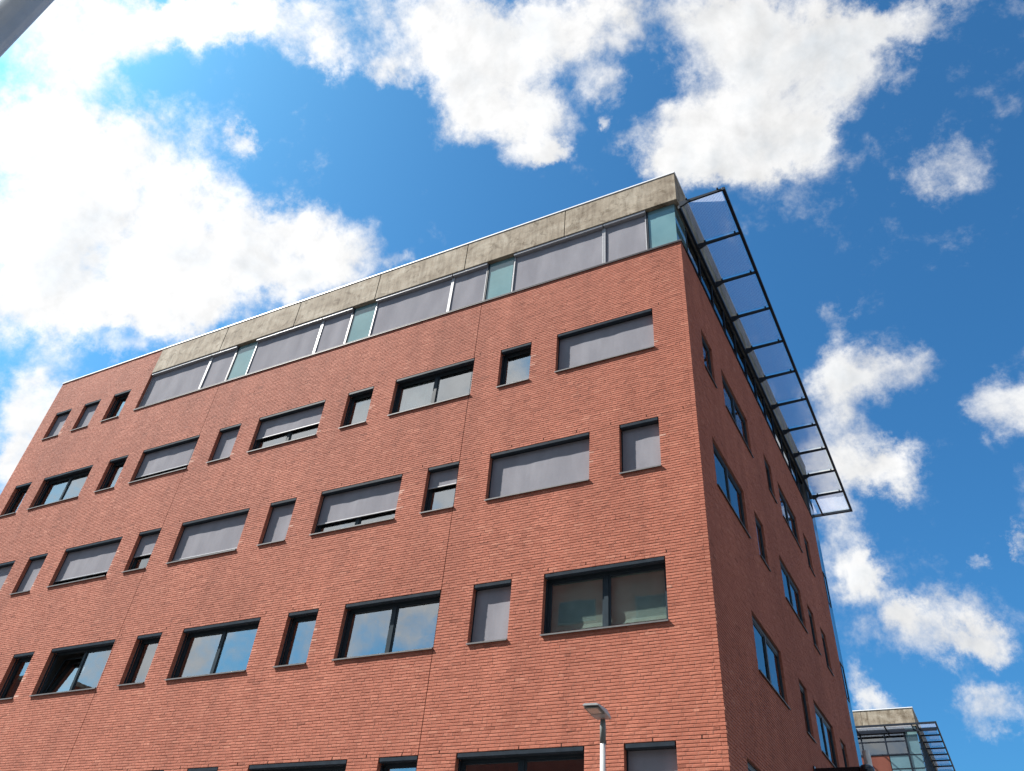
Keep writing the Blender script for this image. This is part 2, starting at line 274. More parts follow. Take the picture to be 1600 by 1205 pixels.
# ------------------------------------------------------------------ mesh helpers
class MB:
    """collects quads; build() links them as one mesh object"""
    def __init__(s): s.v = []; s.f = []; s.mi = []
    def quad(s, a, b, c, d, mi=0):
        n = len(s.v); s.v += [a, b, c, d]; s.f.append((n, n + 1, n + 2, n + 3)); s.mi.append(mi)
    def box(s, x0, x1, y0, y1, z0, z1, bev=0.0, mi=0):
        if bev <= 0:
            n = len(s.v)
            s.v += [(x, y, z) for z in (z0, z1) for y in (y0, y1) for x in (x0, x1)]
            for q in ((0, 2, 3, 1), (4, 5, 7, 6), (0, 1, 5, 4), (2, 6, 7, 3), (0, 4, 6, 2), (1, 3, 7, 5)):
                s.f.append(tuple(n + i for i in q)); s.mi.append(mi)
            return s
        # chamfered box: the 24 corner points of three inset slabs
        b = min(bev, (x1 - x0) / 3, (y1 - y0) / 3, (z1 - z0) / 3); n = len(s.v)
        X = (x0, x1); Y = (y0, y1); Z = (z0, z1); idx = {}
        for i in (0, 1):
            for j in (0, 1):
                for k in (0, 1):
                    p = [X[i], Y[j], Z[k]]; ins = [b if q == 0 else -b for q in (i, j, k)]
                    for a in range(3):
                        v = [p[t] + (0 if t == a else ins[t]) for t in range(3)]
                        idx[(i, j, k, a)] = len(s.v); s.v.append(tuple(v))
        def F(*q): s.f.append(tuple(q)); s.mi.append(mi)
        for i in (0, 1):
            l = [idx[(i, 0, 0, 0)], idx[(i, 1, 0, 0)], idx[(i, 1, 1, 0)], idx[(i, 0, 1, 0)]]; F(*(l if i else l[::-1]))
            l = [idx[(0, i, 0, 1)], idx[(1, i, 0, 1)], idx[(1, i, 1, 1)], idx[(0, i, 1, 1)]]; F(*(l[::-1] if i else l))
            l = [idx[(0, 0, i, 2)], idx[(1, 0, i, 2)], idx[(1, 1, i, 2)], idx[(0, 1, i, 2)]]; F(*(l if i else l[::-1]))
        for i in (0, 1):
            for j in (0, 1):
                F(idx[(0, i, j, 1)], idx[(1, i, j, 1)], idx[(1, i, j, 2)], idx[(0, i, j, 2)])
                F(idx[(i, 0, j, 0)], idx[(i, 1, j, 0)], idx[(i, 1, j, 2)], idx[(i, 0, j, 2)])
                F(idx[(i, j, 0, 0)], idx[(i, j, 1, 0)], idx[(i, j, 1, 1)], idx[(i, j, 0, 1)])
        for i in (0, 1):
            for j in (0, 1):
                for k in (0, 1): F(idx[(i, j, k, 0)], idx[(i, j, k, 1)], idx[(i, j, k, 2)])
        return s
    def prism(s, poly, y0, y1, mi=0):
        """poly in (x, z), extruded along y"""
        n = len(s.v); k = len(poly)
        s.v += [(x, y0, z) for x, z in poly] + [(x, y1, z) for x, z in poly]
        s.f.append(tuple(range(n, n + k))); s.f.append(tuple(range(n + 2 * k - 1, n + k - 1, -1))); s.mi += [mi, mi]
        for i in range(k):
            j = (i + 1) % k; s.f.append((n + i, n + k + i, n + k + j, n + j)); s.mi.append(mi)
        return s
    def tube(s, rings, seg=20, mi=0, caps=True):
        """rings: list of (centre, radius) stacked along z"""
        n = len(s.v)
        for (c, r_) in rings:
            for i in range(seg):
                a = 2 * math.pi * i / seg; s.v.append((c[0] + r_ * math.cos(a), c[1] + r_ * math.sin(a), c[2]))
        for q in range(len(rings) - 1):
            for i in range(seg):
                j = (i + 1) % seg; s.f.append((n + q * seg + i, n + q * seg + j, n + (q + 1) * seg + j, n + (q + 1) * seg + i)); s.mi.append(mi)
        if caps:
            s.f.append(tuple(n + i for i in range(seg))[::-1]); s.mi.append(mi)
            s.f.append(tuple(n + (len(rings) - 1) * seg + i for i in range(seg))); s.mi.append(mi)
        return s
    def mesh(s, name, mats, smooth=False):
        me = bpy.data.meshes.new(name); me.from_pydata(s.v, [], s.f)
        for m in (mats if isinstance(mats, (list, tuple)) else [mats]): me.materials.append(m)
        me.polygons.foreach_set('material_index', s.mi)
        if smooth: me.polygons.foreach_set('use_smooth', [True] * len(me.polygons))
        me.update()
        import bmesh
        bm = bmesh.new(); bm.from_mesh(me); bmesh.ops.recalc_face_normals(bm, faces=bm.faces); bm.to_mesh(me); bm.free()
        return me
    def build(s, name, mats, parent=None, smooth=False): return link(name, s.mesh(name, mats, smooth), parent)
def link(name, data, parent=None):
    o = bpy.data.objects.new(name, data); COL.objects.link(o)
    if parent is not None: o.parent = parent
    return o
def tag(o, label=None, cat=None, group=None, kind=None):
    for k, v in (('label', label), ('category', cat), ('group', group), ('kind', kind)):
        if v: o[k] = v
    return o
def box(name, m, parent, *a, bev=0.0): return MB().box(*a, bev=bev).build(name, m, parent)

GROUND = -0.13
CH = 0.062                      # course height of the brickwork
XL, DEPTH = -27.22, 17.35       # left end of the front wall, length of the side wall
Z_BRICK = 287 * CH              # top of the brick below the ribbon glazing
Z_TOP = 20.76; Z_CON = 19.56; X_CON = -21.2
BRICK_T = 0.105

# ------------------------------------------------------------------ ground
g = MB(); g.quad((-600, -600, GROUND - 0.12), (600, -600, GROUND - 0.12), (600, 600, GROUND - 0.12), (-600, 600, GROUND - 0.12))
tag(g.build('ground', M['asphalt']), kind='structure')
pv = MB().box(XL - 6, 6.0, -6.0, DEPTH + 6, GROUND - 0.13, GROUND); tag(pv.build('pavement', M['paving']), kind='structure')

# ------------------------------------------------------------------ the brick building
B = tag(link('brick_office_building', None), 'red brick office block with concrete roof band and a glass canopy along its side', 'building')
FRONT = dict(rot=0.0, org=(0.0, 0.0))            # local X along the wall, local Y into the wall
SIDE = dict(rot=math.pi / 2, org=(0.0, 0.0))

# openings: (u0, width, bottom course, top course)
def rows(k): return 121 + 55 * k, 142 + 55 * k
BW, SW = 2.70, 0.96
front_windows = []      # (u, width, row, state)
S, H_ = 'small', 'big'
def fw(u, kind, row, scr, **k): front_windows.append((u, BW if kind == H_ else SW, row, scr, k))
# top row, left of the ribbon glazing
for u, s in ((-26.43, 1.0), (-24.70, 1.0), (-22.98, 0.0)): fw(u, S, 3, s)
# second row from the top
for u, k, s, e in ((-26.43, S, 0, {}), (-24.77, H_, 0, {}), (-21.20, S, 0, {}), (-19.50, H_, .77, {}), (-15.91, S, 1, {}), (-14.19, H_, .54, {}),
                (-10.62, S, 0, {'curtain': 'pale'}), (-8.87, H_, 0, {'curtain': 'half'}), (-5.33, S, 0, {'dish': 1}), (-3.60, H_, 1, {})): fw(u, k, 2, s, **e)
# third row
for u, k, s in ((-26.55, H_, 1), (-23.11, S, 1), (-21.27, H_, .80), (-17.82, S, .55), (-15.97, H_, .88), (-12.48, S, 1), (-10.64, H_, .70), (-7.15, S, .37), (-5.30, H_, 1), (-1.85, S, 1)): fw(u, k, 1, s)
# fourth row
for u, k, s, e in ((-24.90, H_, 0, {}), (-21.32, S, 0, {}), (-19.59, H_, 0, {'tilt': 1}), (-16.02, S, 0, {}), (-14.27, H_, 0, {}), (-10.67, S, 0, {}), (-8.91, H_, 0, {'desk': 1}), (-5.35, S, 1, {}), (-3.61, H_, 0, {'blind': 1})): fw(u, k, 0, s, **e)
# lowest row in view
for u, k, s in ((-21.24, H_, 0), (-17.82, S, 0), (-15.95, H_, 0), (-12.50, S, 0), (-10.64, H_, 0), (-7.15, S, 0), (-5.31, H_, 0), (-1.85, S, 1)): fw(u, k, -1, s)
side_windows = [(1.20, SW, 2), (3.01, BW, 2), (7.55, SW, 2), (9.35, BW, 2), (13.08, SW, 2),
                (1.18, BW, 1), (4.87, SW, 1), (7.55, BW, 1), (11.15, SW, 1), (13.12, SW, 1),
                (3.06, BW, 0), (7.60, SW, 0), (9.38, BW, 0), (13.10, SW, 0),
                (1.22, BW, -1), (4.87, SW, -1), (7.55, BW, -1)]
SIDE_END = 16.42

# ---- brickwork
JF = [(-6.20, 0, 400), (-16.85, 0, 400)]                 # vertical expansion joints of the front wall
def lay(u0, u1, zmax_course, openings, joints, corner_left, corner_right, vents, c_from=0, cut=None):
    """returns bricks (a, b, course) of a wild bond between u0 and u1"""
    out = []; prev = []
    for c in range(c_from, zmax_course):
        lo = u0 + (BRICK_T + 0.005 if corner_left is not None and c % 2 == corner_left else 0)
        hi = u1 - (BRICK_T + 0.005 if corner_right is not None and c % 2 == corner_right else 0)
        if cut and c >= cut[1]: hi = cut[0]
        iv = [(lo, hi)]
        cuts = [(a, a + w_) for (a, w_, b0, b1) in openings if b0 <= c < b1] + [(j - 0.007, j + 0.007) for j, a, b in joints if a <= c < b]
        for (a, b) in sorted(cuts):
            nv = []
            for (p, q) in iv:
                if b <= p or a >= q: nv.append((p, q))
                else:
                    if a - p > 0.02: nv.append((p, a))
                    if q - b > 0.02: nv.append((b, q))
            iv = nv
        vset = vents.get(c, ())
        cur = []
        for (p, q) in iv:
            x = p; first = True; run = 0
            vs = [v for v in vset if p + 0.1 < v < q - 0.1]
            while x < q - 0.015:
                opts = [0.21, 0.21, 0.21, 0.10] if run < 5 else [0.10, 0.21]
                if first: opts = [0.10, 0.155, 0.21]; first = False
                if run < 5: random.shuffle(opts)
                L_ = opts[0]
                for t_ in opts:
                    if not any(abs(x + t_ - t) < 0.03 for t in prev): L_ = t_; break
                run = 0 if L_ < 0.12 else run + 1
                e = x + L_ + random.gauss(0, 0.003)
                wide = 0.007
                nv = [v for v in vs if x + 0.05 < v <= e + 0.06]
                if nv: e = nv[0] - 0.009; wide = 0.018
                if q - e < 0.055: e = q
                out.append((x, e, c, rng.random(), 1.0 if (e < q and wide < .01) else 0.0)); cur.append(e + 0.005)
                x = e + wide
        prev = cur
    return out
def brick_arrays(br):
    """vertex / face arrays: every brick with chamfered, slightly uneven face. local (u, depth, z)"""
    br = np.array(br); n = len(br)
    a, b, c, t = br.T[:4]; g_ = br.T[4] > 0.5
    z0 = c * CH + 0.005; z1 = z0 + CH - 0.010
    z0 = z0 + rng.uniform(-.0012, .0012, n); z1 = z1 + rng.uniform(-.0012, .0012, n)
    off = rng.normal(0, .0011, n); ch = .0045
    V = np.zeros((n, 16, 3))
    ins = ch + rng.uniform(-.0012, .002, (n, 4))
    jit = rng.normal(0, .0009, (n, 4))
    for i, (su, sz) in enumerate(((0, 0), (1, 0), (1, 1), (0, 1))):
        U = a if su == 0 else b; Z = z0 if sz == 0 else z1
        V[:, i, 0] = U; V[:, i, 1] = BRICK_T; V[:, i, 2] = Z
        V[:, 4 + i, 0] = U; V[:, 4 + i, 1] = off + .0045; V[:, 4 + i, 2] = Z
        V[:, 8 + i, 0] = U + .45 * ins[:, i] * (1 if su == 0 else -1); V[:, 8 + i, 1] = off + jit[:, i]; V[:, 8 + i, 2] = Z + ins[:, i] * (1 if sz == 0 else -1)
    for i, (su, sz) in enumerate(((0, 0), (1, 0), (1, 1), (0, 1))):      # pointing of the head joint to the right of the brick
        V[:, 12 + i, 0] = b - .002 if su == 0 else b + np.where(g_, .009, -.0015); V[:, 12 + i, 1] = off + .0022; V[:, 12 + i, 2] = (z0 if sz == 0 else z1) + (.001 if sz == 0 else -.001)
    fc = [(8, 9, 10, 11), (12, 13, 14, 15)]
    for i in range(4):
        j = (i + 1) % 4
        fc += [(4 + i, 4 + j, 8 + j, 8 + i), (i, j, 4 + j, 4 + i)]
    Fa = np.array(fc)[None] + (np.arange(n) * 16)[:, None, None]
    return V.reshape(-1, 3), Fa.reshape(-1, 4), np.repeat(t, 16)
def np_mesh(name, V, Fq, tone, m):
    me = bpy.data.meshes.new(name)
    me.vertices.add(len(V)); me.vertices.foreach_set('co', V.astype(np.float32).ravel())
    me.loops.add(Fq.size); me.loops.foreach_set('vertex_index', Fq.astype(np.int32).ravel())
    me.polygons.add(len(Fq)); me.polygons.foreach_set('loop_start', (np.arange(len(Fq)) * 4).astype(np.int32))
    try: me.polygons.foreach_set('loop_total', np.full(len(Fq), 4, np.int32))
    except Exception: pass
    at = me.attributes.new('tone', 'FLOAT', 'POINT'); at.data.foreach_set('value', tone.astype(np.float32))
    for q in (m, M['mortar']): me.materials.append(q)
    mi = np.zeros(len(Fq), np.int32); mi[1::10] = 1; me.polygons.foreach_set('material_index', mi); me.update(calc_edges=True); me.validate(); me.shade_flat()
    return me
def sheet(name, u0, u1, z0, z1, openings, depth, m, parent, jamb=True, zcut=None):
    """wall sheet behind the bricks, with openings and their lined reveals"""
    xs = sorted({u0, u1} | {v for (a, w_, b0, b1) in openings for v in (a, a + w_)} | ({zcut[0]} if zcut else set()))
    zs = sorted({z0, z1} | {v * CH for (a, w_, b0, b1) in openings for v in (b0, b1)} | ({zcut[1]} if zcut else set()))
    mb = MB()
    for i in range(len(xs) - 1):
        for j in range(len(zs) - 1):
            mx, mz = (xs[i] + xs[i + 1]) / 2, (zs[j] + zs[j + 1]) / 2
            if any(a < mx < a + w_ and b0 * CH < mz < b1 * CH for (a, w_, b0, b1) in openings): continue
            if zcut and mx > zcut[0] and mz > zcut[1]: continue
            mb.quad((xs[i], depth, zs[j]), (xs[i + 1], depth, zs[j]), (xs[i + 1], depth, zs[j + 1]), (xs[i], depth, zs[j + 1]))
    for (a, w_, b0, b1) in openings:
        e = .004; A, Z_ = a - e, b0 * CH - e; Bx, Zt = a + w_ + e, b1 * CH + e
        y1 = 0.30
        for p, q in (((A, Z_), (A, Zt)), ((Bx, Zt), (Bx, Z_)), ((A, Zt), (Bx, Zt)), ((Bx, Z_), (A, Z_))):
            mb.quad((p[0], depth + .001, p[1]), (q[0], depth + .001, q[1]), (q[0], y1, q[1]), (p[0], y1, p[1]))
    return mb.build(name, m, parent)

F_OPEN = [(u, w_, *rows(r_)) for (u, w_, r_, s_, k_) in front_windows]
S_OPEN = [(u, w_, *rows(r_)) for (u, w_, r_) in side_windows]
def vents_for(start, end, phase):
    v = {}
    for k in (-1, 0, 1, 2):
        c = 142 + 55 * k + (1 if k >= 0 else 0)
        v[c] = [x for x in np.arange(start + phase[k + 1], end, 0.88)]
    return v
c_low = 0
fb_ = lay(XL, 0.0, int(round(Z_TOP / CH)), F_OPEN, JF, None, 1, vents_for(-27.0, -0.2, (0.17, 0.60, 0.30, 0.75)), c_low, (X_CON, 287))
sb_ = lay(0.0, SIDE_END, 287, S_OPEN, [], 0, None, vents_for(0.3, 16.2, (0.3, 0.6, 0.2, 0.5)), c_low)
# tone: random, with occasional dark and pale bricks and slow drifts
def tones(br, op=None):
    res = []
    for (a, b, c, t, g_) in br:
        v = 0.52 + 0.12 * (2 * t - 1) + random.gauss(0, 0.06)
        q = random.random()
        if q < 0.025: v = random.uniform(0.05, 0.25)
        elif q > 0.975: v = random.uniform(0.80, 0.92)
        # reflected sunlight painted as pale tone: some bricks right of an opening, lower part
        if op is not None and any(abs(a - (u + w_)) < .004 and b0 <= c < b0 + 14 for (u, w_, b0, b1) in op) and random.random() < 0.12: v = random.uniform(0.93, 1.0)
        res.append((a, b, c, min(1, max(0, v)), g_))
    return res
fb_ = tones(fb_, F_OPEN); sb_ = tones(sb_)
# the 300 bricks that show largest stand as pieces of their own
def project(p):
    v = [sum(CAM_R[i][k] * (p[k] - CAM_C[k]) for k in range(3)) for i in range(3)]
    return CX + F_PX * v[0] / v[2], CY + F_PX * v[1] / v[2], v[2]
scored = []
for i, (a, b, c, t, g_) in enumerate(fb_):
    if c * CH > 9 or a < -9: continue
    x, y, dep = project(((a + b) / 2, 0, (c + .5) * CH))
    if 4 < x < PW - 4 and 4 < y < PH - 4 and b - a > 0.18: scored.append((dep, i))
scored.sort(); near = {i for _, i in scored[:300]}
front_wall = sheet('front_wall', XL, -0.012, GROUND, Z_TOP, F_OPEN, 0.010, M['mortar'], B, zcut=(X_CON, Z_BRICK))
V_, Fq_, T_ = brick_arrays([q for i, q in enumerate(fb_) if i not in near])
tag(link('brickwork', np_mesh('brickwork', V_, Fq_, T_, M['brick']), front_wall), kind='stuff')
variants = []
for k in range(24):
    V_, Fq_, T_ = brick_arrays([(0, 0.21, 0, random.gauss(0.52, 0.10), 1.0)]); variants.append(np_mesh('brick', V_, Fq_, T_, M['brick']))
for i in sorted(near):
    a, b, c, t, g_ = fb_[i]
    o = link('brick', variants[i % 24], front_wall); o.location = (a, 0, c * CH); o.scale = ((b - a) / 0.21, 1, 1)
side_wall = sheet('side_wall', 0.012, SIDE_END, GROUND, Z_BRICK, S_OPEN, 0.010, M['mortar'], B)
side_wall.rotation_euler.z = math.pi / 2
V_, Fq_, T_ = brick_arrays(sb_)
tag(link('brickwork', np_mesh('brickwork', V_, Fq_, T_, M['brick']), side_wall), kind='stuff')
for zc in (87, 197):            # open bed joint along the shelf angle, seen as a dark line
    for (a, b) in ((XL, -0.004),):
        spans = [(a, b)]
        for (u, w_, b0, b1) in sorted(F_OPEN):
            if b1 == zc:
                p, q = spans.pop(); spans += [(p, u - 0.01), (u + w_ + 0.01, q)]
        for (p, q) in spans:
            box('joint_profile', M['gap'], B, p, q, 0.0035, 0.0095, zc * CH - 0.004, zc * CH + 0.004)
vm = MB().box(-.0085, .0085, 0.0015, .0095, .003, CH - .003).mesh('weep_vent', M['gap'])
for k_, ph_ in ((-1, .17), (0, .60), (1, .30), (2, .75)):
    c = 142 + 55 * k_ + (1 if k_ >= 0 else 0)
    for x in np.arange(-27.0 + ph_, -0.2, 0.88):
        if any(u - .02 < x < u + w_ + .02 and b0 <= c < b1 for (u, w_, b0, b1) in F_OPEN) or any(abs(x - j[0]) < .1 for j in JF): continue
        o = link('weep_vent', vm, B); o.location = (x, 0, c * CH)
# expansion joint fill
for (j, a, b) in JF: box('joint_profile', M['gap'], B, j - 0.006, j + 0.006, 0.0065, 0.0095, GROUND, Z_BRICK - 0.02)
# rear, left end and roof
box('left_wall', M['mortar'], B, XL, XL + 0.02, 0.02, DEPTH - 0.02, GROUND, Z_TOP - 0.02)
box('rear_wall', M['mortar'], B, XL + 0.02, -0.3, DEPTH - 0.03, DEPTH - 0.01, GROUND, Z_TOP - 0.02)
box('roof', M['roof'], B, XL + 0.05, -0.25, 0.25, DEPTH - 0.25, Z_TOP - 0.22, Z_TOP - 0.12)

# ------------------------------------------------------------------ windows
cache = {}
def cached(key, fn):
    if key not in cache: cache[key] = fn()
    return cache[key]
YF = 0.195        # plane of the window frame
YS = 0.135        # plane of the outer screen
def window(parent, u, z, w_, scr, opt, xf, wall):
    YF = 0.195 if wall == 'front' else 0.060
    h = 21 * CH; big = w_ > 1.5; fr = 0.062; mul = 0.10
    tilt = opt.get('tilt')
    def frame():
        m = MB(); b_ = .004
        m.box(0, w_, YF, YF + .07, 0, fr, b_); m.box(0, w_, YF, YF + .07, h - fr - .06, h, b_)
        m.box(0, fr, YF + .001, YF + .069, fr, h - fr - .06, b_); m.box(w_ - fr, w_, YF + .001, YF + .069, fr, h - fr - .06, b_)
        if big: m.box(w_ / 2 - mul / 2, w_ / 2 + mul / 2, YF - .006, YF + .064, fr, h - fr - .06, b_)
        return m.mesh('window', M['frame'])
    o = link('window', cached(('frame', w_, wall), frame), parent)
    o.rotation_euler.z = xf; c_, s_ = math.cos(xf), math.sin(xf)
    o.location = (c_ * u, s_ * u, z)
    cells = [(fr, w_ / 2 - mul / 2), (w_ / 2 + mul / 2, w_ - fr)] if big else [(fr, w_ - fr)]
    for ci, (a, b) in enumerate(cells):
        ph = h - 2 * fr - .06
        def sash():
            m = MB(); t_ = .040; y0, y1 = YF + .012, YF + .058; W = b - a
            m.box(0, W, y0, y1, 0, t_, .003); m.box(0, W, y0, y1, ph - t_, ph, .003)
            m.box(0, t_, y0 + .001, y1 - .001, t_, ph - t_, .003); m.box(W - t_, W, y0 + .001, y1 - .001, t_, ph - t_, .003)
            return m.mesh('sash', M['frame'])
        def pane(): return MB().box(.030, b - a - .030, YF + .030, YF + .036, .030, ph - .030).mesh('pane', M['glass'])
        sa = link('sash', cached(('sash', round(b - a, 3), wall), sash), o); pa = link('pane', cached(('pane', round(b - a, 3), wall), pane), o)
        for q in (sa, pa): q.location = (a, 0, fr)
        lean = random.gauss(0, 0.0035); pa.rotation_euler = (0, 0, 0)
        if tilt and ci == 0:
            for q in (sa, pa): q.location = (a, .075, fr); q.rotation_euler.x = math.radians(-9.5); q.location.z = fr + .03
        else:
            # panes never sit perfectly parallel: turn each about its own middle
            ang = random.gauss(0, 0.006)
            pa.rotation_euler = (ang * .6, 0, ang); pa.location = (a + (YF + .033) * math.sin(ang), (YF + .033) * (1 - math.cos(ang)) - math.sin(ang) * (b - a) / 2, fr)
            pa.location.z += (YF + .033) * -math.sin(ang * .6); pa.location.y += math.sin(ang * .6) * ph / 2
    def sill():
        m = MB(); m.prism([(-.040, -.004), (YF, .020), (YF, .006), (-.030, -.016), (-.030, -.034), (-.040, -.034)], 0, 1)
        m.v = [(x_ * 0 + y_ * (w_ + .012) - .006, x_, z_) for (x_, y_, z_) in m.v]
        return m.mesh('sill', M['sill'])
    link('sill', cached(('sill', w_, wall), sill), o)
    def boxm():
        m = MB(); m.prism([(.006, h - .008), (.006, h - .075), (.022, h - .098), (.11, h - .098), (.11, h - .008)], 0, 1)
        m.v = [(.028 + y_ * (w_ - .056), x_, z_) for (x_, y_, z_) in m.v]
        return m.mesh('screen_box', M['box'])
    if wall == 'front': link('screen_box', cached(('box', w_), boxm), o)
    for k in ((0, 1) if wall == 'front' else ()):
        def rail(): return MB().box(0, .026, YS - .014, YS + .030, .010, h - .100, .003).mesh('guide_rail', M['box'])
        link('guide_rail', cached('rail', rail), o).location = (.002 if k == 0 else w_ - .028, 0, 0)
    if scr > 0:
        bottom = max(.045, (h - .10) * (1 - scr))
        def screen():
            m = MB(); nx, nz_ = (22 if big else 10), 10; x0, x1 = .026, w_ - .026; z1 = h - .096
            ph_ = random.random() * 6
            def P(i, j):
                x = x0 + (x1 - x0) * i / nx; zz = bottom + (z1 - bottom) * j / nz_
                e = math.sin(math.pi * i / nx) * math.sin(math.pi * j / nz_)
                return (x, YS + .004 * e * math.sin(x * 5.1 + ph_) + .003 * e * math.sin(x * 11 + zz * 4), zz)
            for i in range(nx):
                for j in range(nz_): m.quad(P(i, j), P(i + 1, j), P(i + 1, j + 1), P(i, j + 1))
            for i in range(nx):
                for j in range(nz_):
                    q = [P(i, j), P(i, j + 1), P(i + 1, j + 1), P(i + 1, j)]; m.quad(*[(p[0], p[1] + .003, p[2]) for p in q])
            return m.mesh('screen', M['screen'], True)
        link('screen', screen(), o)
        def rail2(): return MB().box(.022, w_ - .022, YS - .012, YS + .016, 0, .034, .005).mesh('bottom_rail', M['alu'])
        link('bottom_rail', cached(('rail2', w_), rail2), o).location = (0, 0, bottom - .03)
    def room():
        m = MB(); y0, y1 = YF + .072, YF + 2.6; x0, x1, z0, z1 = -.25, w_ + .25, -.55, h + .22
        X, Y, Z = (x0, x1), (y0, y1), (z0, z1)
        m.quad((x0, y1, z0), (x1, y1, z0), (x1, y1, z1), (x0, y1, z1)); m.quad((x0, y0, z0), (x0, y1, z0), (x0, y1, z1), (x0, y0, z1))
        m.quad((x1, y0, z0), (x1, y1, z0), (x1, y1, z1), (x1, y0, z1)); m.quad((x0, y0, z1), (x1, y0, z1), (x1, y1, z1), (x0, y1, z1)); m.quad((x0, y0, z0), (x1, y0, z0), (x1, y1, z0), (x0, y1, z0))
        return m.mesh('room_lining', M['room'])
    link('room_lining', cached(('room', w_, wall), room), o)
    if wall == 'front' and opt.get('caps'):
        for t_ in ((.12, .38, .46, .54, .72, .95) if big else (.45, .8)):
            def cap():
                m = MB(); m.tube([((0, 0, 0), .013), ((0, 0, .006), .011)], 10); m.v = [(x_, -z_, y_) for x_, y_, z_ in m.v]; return m.mesh('drain_cap', M['black'])
            link('drain_cap', cached('cap', cap), o).location = (t_ * w_, YF - .002, .030)
    cur = opt.get('curtain')
    if cur:
        m = MB(); y = YF + .16; n = 40 if big else 16; x0, x1 = (.05, w_ - .05) if cur == 'pale' else (.05, w_ * .52)
        for i in range(n):
            a, b = x0 + (x1 - x0) * i / n, x0 + (x1 - x0) * (i + 1) / n
            ya, yb = y + .02 * math.sin(a * 38), y + .02 * math.sin(b * 38); m.quad((a, ya, .02), (b, yb, .02), (b, yb, h - .1), (a, ya, h - .1))
        m.build('curtain', M['curtain'], o, True)
    if opt.get('blind'):
        for (a, b) in cells:
            m = MB(); y = YF + .11
            zs_ = [.155, .24, .40, .58, .80, 1.02, h - .10]
            for i in range(len(zs_) - 1): m.quad((a, y + .012 * (i % 2), zs_[i]), (b, y + .012 * (i % 2), zs_[i]), (b, y + .012 * ((i + 1) % 2), zs_[i + 1]), (a, y + .012 * ((i + 1) % 2), zs_[i + 1]))
            m.build('roman_blind', M['curtain'], o)
            box('blind_hem', M['curtain'], o, a, b, y - .008, y + .002, .150, .165)
    if opt.get('dish'):
        m = MB(); R_ = .12; seg = 18
        for q in range(4):
            for i in range(seg):
                def P(q_, i_): t_ = 2 * math.pi * i_ / seg; rr = R_ * q_ / 4; return (w_ - .23 + rr * math.cos(t_), YF + .10 + .35 * (rr ** 2) / R_, .18 + rr * math.sin(t_))
                m.quad(P(q, i), P(q, i + 1), P(q + 1, i + 1), P(q + 1, i))
        m.build('desk_fan_disc', M['coping'], o, True)
    return o
for (u, w_, r_, s_, k_) in front_windows:
    k2 = dict(k_); k2['caps'] = (r_ == 0)
    window(B, u, (121 + 55 * r_) * CH, w_, s_, k2, 0.0, 'front')
for (u, w_, r_) in side_windows: window(B, u, (121 + 55 * r_) * CH, w_, 0, {}, math.pi / 2, 'side')

# ------------------------------------------------------------------ ribbon glazing of the top floor
YG = 0.125
seg_f = [(-21.19, -18.05, 'screen'), (-18.05, -16.76, 'screen'), (-16.76, -15.83, 'teal'), (-15.83, -12.79, 'screen'), (-12.79, -11.48, 'screen'), (-11.48, -10.52, 'teal'),
         (-10.52, -7.50, 'screen'), (-7.50, -6.20, 'screen'), (-6.20, -5.28, 'teal'), (-5.28, -2.28, 'screen'), (-2.28, -0.95, 'screen'), (-0.95, -YG, 'teal')]
z0r, z1r = Z_BRICK + .02, Z_CON - .004
for i, (a, b, kind) in enumerate(seg_f):
    if kind == 'teal':
        o = box('glass_panel', M['teal'], B, a + .03, b - (.0 if i == 11 else .03), YG, YG + .02, z0r, z1r)
        box('mullion', M['dark'], o, a - .03, a + .028, YG - .03, YG + .06, z0r, z1r, bev=.004)
    else:
        o = MB().box(a, b, YG + .05, YG + .09, z0r, z0r + .05).box(a, b, YG + .05, YG + .09, z1r - .05, z1r).build('ribbon_window', M['frame'], B)
        box('pane', M['glass'], o, a + .03, b - .03, YG + .06, YG + .066, z0r + .05, z1r - .05)
        m = MB(); nx = 26; ph_ = random.random() * 6; amp = .006 if (b - a) < 2 else .004
        for q in range(nx):
            for j in range(6):
                def P(q_, j_):
                    x = a + .055 + (b - a - .11) * q_ / nx; e = math.sin(math.pi * j_ / 6)
                    return (x, YG + amp * e * math.sin(x * 7 + ph_), z0r + .03 + (z1r - .13 - z0r) * j_ / 6)
                m.quad(P(q, j), P(q + 1, j), P(q + 1, j + 1), P(q, j + 1))
        m.build('screen', M['screen'], o, True)
        box('bottom_rail', M['alu'], o, a + .05, b - .05, YG - .014, YG + .010, z0r + .002, z0r + .034, bev=.005)
        m = MB(); m.prism([(.015, z1r - .002), (.015, z1r - .075), (.03, z1r - .095), (YG + .02, z1r - .095), (YG + .02, z1r - .002)], 0, 1)
        m.v = [(a + .015 + y_ * (b - a - .03), x_, z_) for (x_, y_, z_) in m.v]; m.build('screen_box', M['alu'], o)
        for x in (a + .002, b - .052): box('guide_rail', M['alu'], o, x, x + .05, YG - .03, YG + .025, z0r, z1r - .097, bev=.005)
for (a, b) in ((XL + 5.98, -0.02),): box('sill_flashing', M['sill'], B, X_CON, 0.035, -.040, YG + .1, Z_BRICK + .004, Z_BRICK + .018)
box('sill_flashing', M['flashing'], B, X_CON, 0.034, -.034, .02, Z_BRICK - .028, Z_BRICK + .003)
box('reveal', M['mortar'], B, X_CON - .10, X_CON - .004, .012, .35, Z_BRICK, Z_TOP - .03)
